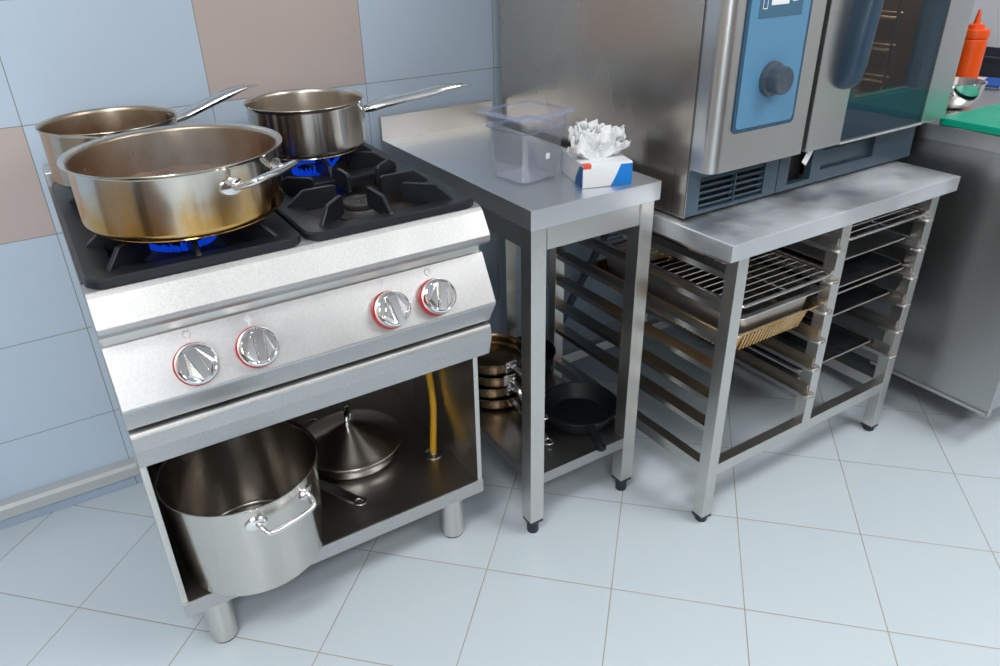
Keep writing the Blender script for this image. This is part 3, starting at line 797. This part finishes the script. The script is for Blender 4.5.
# shelves and trays on the runners
def wire_shelf(x0, x1, y0, y1, z, label):
    p = thing('wire_shelf', label, 'shelf', ((x0 + x1) / 2, (y0 + y1) / 2, z), 0, 'wire shelves in the oven stand')
    hx, hy = (x1 - x0) / 2, (y1 - y0) / 2
    b = bm_(); tube(b, [(x, y, .0045) for x, y in rrect(-hx, -hy, hx, hy, .012, 4)], .0038, 8, closed=True)
    for yy in (-hy * .42, hy * .42): tube(b, [(-hx, yy, .003), (hx, yy, .003)], .0028, 8) if 0 else None
    for xx in (-hx * .0,): tube(b, [(xx, -hy, .0025), (xx, hy, .0025)], .003, 8)
    obj('frame', b, 'satin', p)
    b = bm_(); n = 24
    for k in range(1, n): tube(b, [(-hx, -hy + 2 * hy * k / n, .0062), (hx, -hy + 2 * hy * k / n, .0062)], .0014, 6)
    obj('wires', b, 'satin', p)
YT0, YT1 = .928, 1.48
wire_shelf(1.1855, 1.4845, YT0, YT1, LEV[1] + .0005, 'chrome wire shelf in the left bay, right above the nested steel and browned pans')
wire_shelf(1.5235, 1.8315, YT0, YT1, LEV[0] + .0005, 'chrome wire shelf on the top runners of the right bay, nearest the counter')
def gn_pan(name, label, x0, x1, y0, y1, z, depth, mats, rim=.014, taper=.012, ribs=False, group=None):
    p = thing(name, label, 'tray', ((x0 + x1) / 2, (y0 + y1) / 2, z), 0, group)
    hx, hy = (x1 - x0) / 2, (y1 - y0) / 2
    def lp(i, r, zz, rib=0.):
        pts = rrect(-hx + i, -hy + i, hx - i, hy - i, r, 6)
        if not rib: return [(x, y, zz) for x, y in pts]
        out = []
        for (xa, ya), (xb, yb) in zip(pts, pts[1:] + pts[:1]):
            n = 30
            for k in range(n):
                t = k / n; x = xa + (xb - xa) * t; y = ya + (yb - ya) * t; out.append((x, y, zz))
        return out
    b = bm_()
    t = .0012
    bridge_loops(b, [lp(rim, .03, -.002), lp(.001, .018, -.002), lp(0, .018, -.0005), lp(.001, .018, .0008), lp(rim, .03, .0008)])
    obj('rim', b, mats[0], p)
    b = bm_()
    bridge_loops(b, [lp(rim, .03, -.002), lp(rim + .002, .03, -.006), lp(rim + taper * .7, .03, -depth + .010), lp(rim + taper + .006, .028, -depth + .001), lp(rim + taper + .016, .024, -depth)], mi=0, cap1=True)
    bridge_loops(b, [lp(rim, .03, .0008), lp(rim + .003, .03, -.005), lp(rim + taper * .7 + t, .03, -depth + .011), lp(rim + taper + .008, .026, -depth + .003), lp(rim + taper + .016, .022, -depth + .002)], mi=1, cap1=True)
    obj('basin', b, [mats[0], mats[1]], p, ang=50)
    if ribs:
        hx2, hy2 = hx - rim - taper * .4, hy - rim - taper * .4
        for ax in (0, 1):
            for sg in (-1, 1):
                b = bm_(); ha, hb = (hx2, hy2) if ax == 0 else (hy2, hx2); n = int(2 * (ha - .03) / .012)
                for k in range(n + 1):
                    a = -ha + .03 + k * .012; c1 = sg * (hb + taper * .4 - .0015); c2 = sg * (hb - taper * .3 + .0022)
                    P_ = [(a, c1, -.008), (a * .97, c2, -depth + .010)] if ax == 0 else [(c1, a, -.008), (c2, a * .97, -depth + .010)]
                    tube(b, P_, .0034, 6)
                obj('ribbing', b, mats[0], p)
    return p
def sheet(name, label, x0, x1, y0, y1, z, mat, th=.004, lip=.010):
    p = thing(name, label, 'tray', ((x0 + x1) / 2, (y0 + y1) / 2, z), 0, 'flat trays in the right bay of the oven stand')
    hx, hy = (x1 - x0) / 2, (y1 - y0) / 2
    b = bm_()
    def lp(i, r, zz): return [(x, y, zz) for x, y in rrect(-hx + i, -hy + i, hx - i, hy - i, r, 5)]
    bridge_loops(b, [lp(.020, .012, 0), lp(.012, .014, .0005), lp(.004, .018, lip - .001), lp(0, .020, lip), lp(0, .020, lip + .0015), lp(.005, .018, lip + .001), lp(.014, .014, .0030), lp(.022, .012, .0028)], cap0=True, cap1=True)
    obj('base', b, mat, p, ang=50)
    b = bm_(); tube(b, lp(.0015, .0185, lip + .001), .0022, 8, closed=True); obj('rolled_edge', b, 'steel_x', p, 'bright rolled edge')
gn_pan('steel_pan', 'plain steel pan just under the left wire shelf, nested in the golden-browned tray', 1.192, 1.480, .934, 1.440, .554, .072, ('steel_front', 'steel_dark'), .014, .012)
gn_pan('roasting_tray', 'golden-browned ribbed tray on the third runners, holding the plain steel pan', 1.1855, 1.4845, .937, 1.450, LEV[2] + .0022, .062, ('gold', 'gold_in'), .007, .026, True)
gn_pan('roasting_dish', 'browned dish standing at the back of the left wire shelf', 1.205, 1.455, 1.14, 1.42, LEV[1] + .057, .047, ('gold', 'gold_in'), .010, .020, True)
sheet('baking_tray', 'grey tray on the second runners of the right bay, below the wire shelf', 1.5235, 1.8315, .957, 1.48, LEV[1] + .0003, 'steel_shelf')
sheet('baking_tray', 'lower of two nested trays on the third runners of the right bay', 1.5235, 1.8315, .942, 1.46, LEV[2] + .0003, 'steel_shelf')
sheet('baking_tray', 'upper of two nested trays on the third runners of the right bay', 1.526, 1.829, .950, 1.46, LEV[2] + .0105, 'tray_dark')
sheet('baking_tray', 'dark tray alone on the fourth runners of the right bay', 1.5235, 1.8315, .962, 1.48, LEV[3] + .0003, 'tray_dark')
sheet('baking_tray', 'dark tray on the lowest runners of the right bay near the floor', 1.5235, 1.8315, .980, 1.49, LEV[5] + .0003, 'tray_dark')
# drain hose behind the stand
b = bm_(); tube(b, smooth_path([(1.62, 1.72, .70), (1.58, 1.76, .55), (1.50, 1.80, .34), (1.42, 1.81, .20), (1.32, 1.80, .06), (1.22, 1.77, .0135), (1.05, 1.76, .0135)], 8), .0125, 12)
tag(obj('drain_hose', b, 'hose'), 'grey drain hose sloping down the tiled wall behind the oven stand', 'hose')

# ------------------------------------------------------------------ combi oven
OV = Vector((1.137, 1.075, .751))
ov = thing('combi_oven', 'large stainless combi steam oven with blue control panel on the stand', 'oven', tuple(OV), math.radians(.4))
W, D, HT = .848, .712, .86     # local x right, y back, z up from the stand top
b = bm_(); box(b, 0, .0, .008, W - .02, .02, .108, .003); 
# base front with real openings: built from strips
b.free(); b = bm_()
vx0, vx1, vz0, vz1 = .040, .245, .016, .088
rx0, rx1 = .330, .412; px0, px1, pz0, pz1 = .448, .655, .036, .092
zt_, zb_ = .112, .008
box(b, .0042, 0, zb_, vx0, .018, zt_); box(b, vx0, 0, zb_, vx1, .018, vz0); box(b, vx0, 0, vz1, vx1, .018, zt_); box(b, vx1, 0, zb_, .290, .018, zt_)
obj('base_grille_frame', b, 'slate', ov, 'slate blue plinth panel with vent opening')
b = bm_(); box(b, .293, 0, zb_, rx0, .018, zt_); box(b, rx0, 0, zb_, rx1, .018, .020); box(b, rx1, 0, zb_, px0, .018, zt_); box(b, px0, 0, zb_, px1, .018, pz0); box(b, px0, 0, pz1, px1, .018, zt_); box(b, px1, 0, zb_, W - .02, .018, zt_)
box(b, px0, .014, pz0, px1, .0175, pz1); box(b, px0 + .004, .010, pz0 + .004, px1 - .035, .0145, pz1 - .012, .002)
obj('drawer_front', b, 'slate', ov, 'slate blue plinth drawer with finger recess')
b = bm_(); box(b, vx0, .016, vz0, vx1, .0178, vz1); box(b, rx0, .030, .01, rx1, .034, zt_); box(b, .005, .02, 0, W - .03, D - .05, .0085); box(b, .290, .004, zb_, .293, .016, zt_)  # black sheets put in for recess shade and the shadow gap underneath
obj('plinth_shade', b, 'black', ov, 'black sheets for the shade in the plinth recesses and bottom gap')
b = bm_(); n = 5
for k in range(n):
    z = vz0 + (k + .5) * (vz1 - vz0) / n
    t = bm_(); box(t, vx0, -.004, -.0022, vx1, .0075, .0022, .0006); xform(t, Matrix.Translation((0, .006, z)) @ Matrix.Rotation(math.radians(-38), 4, 'X')); join(b, t)
box(b, .150, .001, vz0, .153, .014, vz1)
obj('vent_grille', b, 'slate', ov, 'slatted air vent')
# casing
b = bm_(); box(b, 0, .036, .006, W - .02, D, .112, .001); box(b, 0, .001, .006, .004, .04, .112, .001); obj('plinth_casing', b, 'steel_oven', ov)
b = bm_(); 
box(b, 0, -.002, .110, .004, D, HT, .001); box(b, W - .004, -.002, .110, W, D, HT, .001); box(b, .004, D - .004, .112, W - .004, D, HT); box(b, .004, 0, HT - .004, W - .004, D, HT)
box(b, .004, 0, .112, W - .004, D, .116)
obj('casing', b, 'steel_oven', ov, 'brushed steel side and back casing')
b = bm_(); box(b, -.0008, .000, .0, .0004, .0024, HT, .0003); box(b, -.001, .12, .035, .0005, .155, .075, .002) if 0 else None
obj('casing_seam', b, 'slate2', ov, 'dark vertical seam at the front edge of the side')
# front column that carries the control panel: rounded left edge
FY = -.057
def rprof(x0, x1, y0, y1, rl, rr, n=8):
    pts = [(x0, y1)]
    for k in range(n + 1):
        a = PI + PI / 2 * k / n; pts.append((x0 + rl + rl * math.cos(a), y0 + rl + rl * math.sin(a)))
    for k in range(n + 1):
        a = 1.5 * PI + PI / 2 * k / n; pts.append((x1 - rr + rr * math.cos(a), y0 + rr + rr * math.sin(a)))
    return pts + [(x1, y1)]
b = bm_(); prism(b, rprof(.0, .283, FY, -.003, .026, .002), .114, HT, 2); obj('control_column', b, 'steel_ovenfront', ov, 'brushed steel front column with rounded edge')
b = bm_(); box(b, .284, FY + .02, .116, .297, -.003, HT); obj('door_gap', b, 'black', ov, 'dark gap beside the door')
b = bm_(); prism(b, rrect(.047, .190, .234, .80, .012, 6), FY - .0025, FY + .001, 1); cp = obj('control_panel', b, 'bluedark', ov, 'dark blue panel frame')
b = bm_(); prism(b, rrect(.055, .198, .226, .792, .009, 6), FY - .0035, FY - .0024, 1); obj('panel_face', b, 'blue', cp, 'sky blue panel face')
b = bm_(); box(b, .078, FY - .0042, .402, .203, FY - .0034, .62, .0003); obj('display', b, 'screen', cp, 'dark blue display')
b = bm_(); box(b, .110, FY - .0046, .424, .160, FY - .0041, .455, .0001); box(b, .170, FY - .0046, .428, .185, FY - .0041, .450, .0001); box(b, .090, FY - .0046, .418, .1, FY - .0041, .420)
for z in (.418, .436):
    box(b, .087, FY - .0046, z, .100, FY - .0041, z + .0012)
box(b, .087, FY - .0046, .418, .0882, FY - .0041, .437); box(b, .0988, FY - .0046, .418, .100, FY - .0041, .437)
obj('display_icons', b, 'print', cp, 'pale icons on the display')
b = bm_(); lathe(b, [(0, 0), (.034, 0), (.0345, .003), (.033, .009), (.0275, .011), (.027, .032), (.0255, .035), (.022, .0355), (.0205, .0345), (0, .0345)], 56)
lathe(b, [(.0022, .0344), (.0022, .0352), (0, .0354)], 10, c=(.0, -.014, 0))
xform(b, Matrix.Translation((.140, FY - .0035, .288)) @ Matrix.Rotation(PI / 2, 4, 'X')); obj('dial', b, 'knobgrey', cp, 'round grey dial knob')
# door
DX0, DX1 = .298, W; GX0, GX1 = .420, .742
b = bm_(); box(b, DX0, FY, .114, GX0, -.012, HT, .002); box(b, GX1, FY, .114, DX1, -.012, HT, .003); box(b, GX0, FY, .80, GX1, -.012, HT, .002)
dr = obj('door', b, 'steel_ovenfront', ov, 'steel door frame')
b = bm_(); box(b, GX0, FY + .001, .1175, GX1, FY + .005, .80, .0005); obj('outer_pane', b, 'ovenglass', dr, 'tinted glass of the door')
b = bm_(); box(b, GX0, FY - .001, .113, GX1, -.012, .1180, .0004); obj('bottom_trim', b, 'whitemetal', dr, 'bright metal strip under the glass')
b = bm_(); box(b, GX0, FY + .010, .118, GX1, -.014, .205, .001); box(b, GX0, FY + .010, .205, GX0 + .03, -.014, .80); box(b, GX1 - .04, FY + .010, .205, GX1, -.014, .80)
obj('inner_border', b, 'slate_border', dr, 'slate border printed behind the glass')
b = bm_(); box(b, GX0 + .03, FY + .012, .203, GX1 - .04, FY + .016, .2085); obj('inner_gasket_edge', b, 'satin', dr, 'thin bright lower edge behind the glass')
b = bm_()
hz0, hz1 = .240, .80
HP = ((hz0, .402, .416, .010), (hz0 + .006, .390, .428, .022), (hz0 + .018, .384, .434, .032), (hz0 + .05, .383, .436, .038), (hz0 + .11, .385, .438, .040), (hz0 + .16, .391, .440, .042), (hz0 + .20, .398, .442, .043), (hz0 + .26, .402, .444, .044), (hz1, .404, .446, .044))
bridge_loops(b, [[(x, y, z) for x, y in rprof(xa - .022, xb - .022, FY - d, FY + .0005, (xb - xa) * .45, (xb - xa) * .30, 5)] for z, xa, xb, d in HP], cap0=True, cap1=True)
hd = obj('handle', b, 'handle_blue', dr, 'slate blue door handle', ang=60)
b = bm_(); box(b, -.009, -.001, -.018, .009, .001, .018, .0006); xform(b, Matrix.Translation((.326, FY + .012, .098)) @ Matrix.Rotation(math.radians(32), 4, 'Y')); obj('latch_tab', b, 'whitep', ov, 'small white tab hanging below the door gap')
# cavity with chrome hanging racks
b = bm_()
cx0, cx1, cy0, cy1, cz0, cz1 = .31, W - .03, .004, .56, .150, .80
box(b, cx0, cy0, cz0, cx1, cy1, cz0 + .004); box(b, cx0, cy0, cz0, cx0 + .004, cy1, cz1); box(b, cx1 - .004, cy0, cz0, cx1, cy1, cz1); box(b, cx0, cy1 - .004, cz0, cx1, cy1, cz1); box(b, cx0, cy0, cz1 - .004, cx1, cy1, cz1)
cv = obj('cavity', b, 'cavity_steel', ov, 'brown-stained cooking cavity')
for x in (.50, .735):
    b = bm_()
    for y in (.06, .27, .50): tube(b, [(x, y, cz0 + .03), (x, y, cz1 - .03)], .004, 8)
    for k in range(8): tube(b, [(x, .06, cz0 + .05 + k * .075), (x, .50, cz0 + .05 + k * .075)], .0035, 8)
    for k in range(8): tube(b, [(x + .02, .06, cz0 + .06 + k * .075), (x + .02, .50, cz0 + .06 + k * .075)], .0028, 8)
    obj('hanging_rack', b, 'chrome', cv, 'chrome wire hanging rack')

# ------------------------------------------------------------------ counter on the right
ct = thing('counter', 'stainless steel counter right of the oven, green board on top', 'counter', (2.55, 1.30, 0))
CX0, CX1, CY0, CY1 = 1.992, 3.10, .712, 1.86
b = bm_(); box(b, CX0, CY0 - .005, .805, CX1, CY1, .845, .002); obj('worktop', L(b, ct), 'steel_y', ct)
b = bm_(); box(b, CX0 + .006, CY0, .125, CX0 + .018, CY1, .805, .001); obj('side_panel', L(b, ct), 'steel_counter', ct)
b = bm_(); box(b, CX0 + .001, CY0 - .002, .118, CX0 + .02, CY0 - .0002, .805, .0004); obj('corner_post', L(b, ct), 'steel_front', ct)
b = bm_(); box(b, CX0 + .001, .715, .118, CX0 + .007, 1.06, .128, .0005)
obj('bottom_edge', L(b, ct), 'steel_front', ct)
b = bm_(); box(b, CX0 + .02, CY0 + .003, .125, CX0 + .60, CY0 + .016, .800, .002); box(b, CX0 + .61, CY0 + .003, .125, CX1 - .01, CY0 + .016, .800, .002); obj('door', L(b, ct), 'steel_front', ct)
b = bm_(); box(b, CX0 + .018, CY0 + .02, .125, CX1 - .01, CY1, .14); box(b, CX1 - .02, CY0 + .02, .125, CX1, CY1, .805); box(b, CX0 + .02, CY1 - .01, .125, CX1 - .01, CY1, .805); obj('carcass', L(b, ct), 'steel_dark', ct)
for lx in (2.22, 2.95):
    for ly in (1.05, 1.70):
        b = bm_(); lathe(b, [(0, 0), (.02, 0), (.022, .004), (.022, .126), (0, .126)], 20, c=(lx, ly, 0)); obj('leg', L(b, ct), 'foot', ct, 'black cabinet foot')
b = bm_(); prism(b, rrect(1.994, .695, 2.30, 1.042, .008, 4), .8455, .8635, 2, bev=.0015)
tag(obj('cutting_board', b, 'green'), 'bright green plastic cutting board on the steel counter', 'board')
# bowl
p = thing('mixing_bowl', 'small round steel bowl behind the green cutting board', 'bowl', (2.215, 1.135, .8455))
b = bm_(); r = .070; hb = .070
pf = [(0, 0), (.024, 0)] + [(.024 + (r - .024) * math.sin(PI / 2 * k / 8), hb * (1 - math.cos(PI / 2 * k / 8))) for k in range(1, 9)] + [(r + .003, hb + .001), (r + .003, hb + .0025), (r - .001, hb + .0015)] + [(.022 + (r - .025) * math.sin(PI / 2 * k / 8), .003 + (hb - .002) * (1 - math.cos(PI / 2 * k / 8))) for k in range(7, 0, -1)] + [(0, .003)]
lathe(b, pf, 64); obj('shell', b, 'chrome', p, ang=50)
p = thing('spoon', 'steel spoon lying beside the bowl against the oven door', 'spoon', (2.10, 1.100, .8455), 2.6)
b = bm_(); t = bm_(); lathe(t, [(0, .001), (.012, .002), (.018, .006), (.019, .0068), (.017, .0062), (.011, .003), (0, .002)], 24); xform(t, Matrix.Diagonal((1.45, 1, 1, 1))); join(b, t); obj('bowl', b, 'chrome', p, ang=50)
b = bm_(); tube(b, smooth_path([(.025, 0, .006), (.045, 0, .009), (.10, 0, .008), (.15, 0, .004)], 5), .003, 8, sx=1.5, sy=.6); obj('handle', b, 'chrome', p)
# squeeze bottle
p = thing('squeeze_bottle', 'orange-red plastic sauce bottle with pointed nozzle on the counter', 'bottle', (2.388, 1.212, .8455))
b = bm_(); lathe(b, [(0, 0), (.033, 0), (.036, .003), (.0362, .02), (.0362, .158), (.0345, .166), (.030, .170), (0, .170)], 48); xform(b, Matrix.Diagonal((1.10, 1.10, .97, 1))); obj('body', b, 'orange', p)
b = bm_(); lathe(b, [(.030, .168), (.0355, .169), (.0362, .172), (.0358, .190), (.034, .193), (.022, .194), (.021, .204), (.018, .206), (.0085, .207), (.0035, .245), (.0022, .246), (0, .246)], 48)
for k in range(36):
    a = 2 * PI * k / 36; tube(b, [(.0358 * math.cos(a), .0358 * math.sin(a), .172), (.0354 * math.cos(a), .0354 * math.sin(a), .190)], .0008, 4)
xform(b, Matrix.Diagonal((1.10, 1.10, .97, 1))); obj('cap', b, 'orange', p, 'ribbed cap with pointed nozzle')
# dark crate and cloth
p = thing('crate', 'low dark plastic crate at the back of the counter behind the bottle', 'crate', (2.86, 1.42, .8455), .15)
b = bm_(); 
def cr(hx, hy, z): return [(x, y, z) for x, y in rrect(-hx, -hy, hx, hy, .02, 4)]
bridge_loops(b, [cr(.11, .19, 0), cr(.115, .195, .055), cr(.122, .202, .056), cr(.122, .202, .064), cr(.111, .191, .064), cr(.106, .186, .004)], cap0=True, cap1=True); obj('body', b, 'darkbox', p)
p = thing('cloth', 'folded white cloth with a blue stripe lying near the bottle', 'cloth', (2.63, 1.235, .8455), .3)
b = bm_(); box(b, -.07, -.09, 0, .07, .09, .012, .004); obj('folds', b, 'cloth', p)
b = bm_(); box(b, -.071, -.030, .003, .071, .03, .0128, .003); obj('stripe', b, 'clothblue', p, 'blue stripe')

# ------------------------------------------------------------------ light, camera, view
def area(name, loc, sx, sy, power, col=(1, 1, 1), rot=(0, 0, 0)):
    l = bpy.data.lights.new(name, 'AREA'); l.shape = 'RECTANGLE'; l.size = sx; l.size_y = sy; l.energy = power; l.color = col
    o = bpy.data.objects.new(name, l); COL.objects.link(o); o.location = loc; o.rotation_euler = rot; return o
area('ceiling_lamp', (2.0, -.15, 2.86), 1.2, .6, 24, (1., .99, .97))
area('ceiling_lamp', (-.75, .0, 2.86), 1.2, .6, 33, (1., .99, .97))
area('ceiling_lamp', (-.6, -1.4, 2.86), 1.2, .6, 26, (1., .99, .97))
area('ceiling_lamp', (2.2, -1.3, 2.86), 1.2, .6, 24, (1., .99, .97))
l_ = bpy.data.lights.new('cavity_fill', 'POINT'); l_.energy = 8.; l_.color = (1., .82, .62); l_.shadow_soft_size = .03  # added fill light, brightens the cavity behind the door glass
lo = bpy.data.objects.new('cavity_fill', l_); COL.objects.link(lo); lo.location = (OV.x + .62, OV.y + .30, OV.z + .72)
wd = bpy.data.worlds.new('world'); SC.world = wd; wd.use_nodes = True
wd.node_tree.nodes['Background'].inputs[0].default_value = (.9, .95, 1, 1); wd.node_tree.nodes['Background'].inputs[1].default_value = .3

cam = bpy.data.cameras.new('camera'); co = bpy.data.objects.new('camera', cam); COL.objects.link(co)
R_ = ((0.8439515, -0.53608588, -0.01891559), (0.26977822, 0.39370086, 0.87876012), (-0.4636438, -0.74673393, 0.47688873))
co.matrix_world = Matrix(((R_[0][0], R_[1][0], R_[2][0], 0), (R_[0][1], R_[1][1], R_[2][1], 0), (R_[0][2], R_[1][2], R_[2][2], 1.31), (0, 0, 0, 1)))
cam.sensor_width = 36; cam.lens = 743.474 / 1000 * 36; cam.clip_start = .02
SC.camera = co
vs = SC.view_settings; vs.view_transform = 'Standard'; vs.look = 'None'; vs.gamma = 1; vs.use_curve_mapping = False; vs.exposure = .12
SC.cycles.max_bounces = 10; SC.cycles.transparent_max_bounces = 16; SC.cycles.glossy_bounces = 6
SC.cycles.sample_clamp_indirect = 6.; SC.cycles.use_denoising = True
SC.cycles.caustics_reflective = False; SC.cycles.caustics_refractive = False
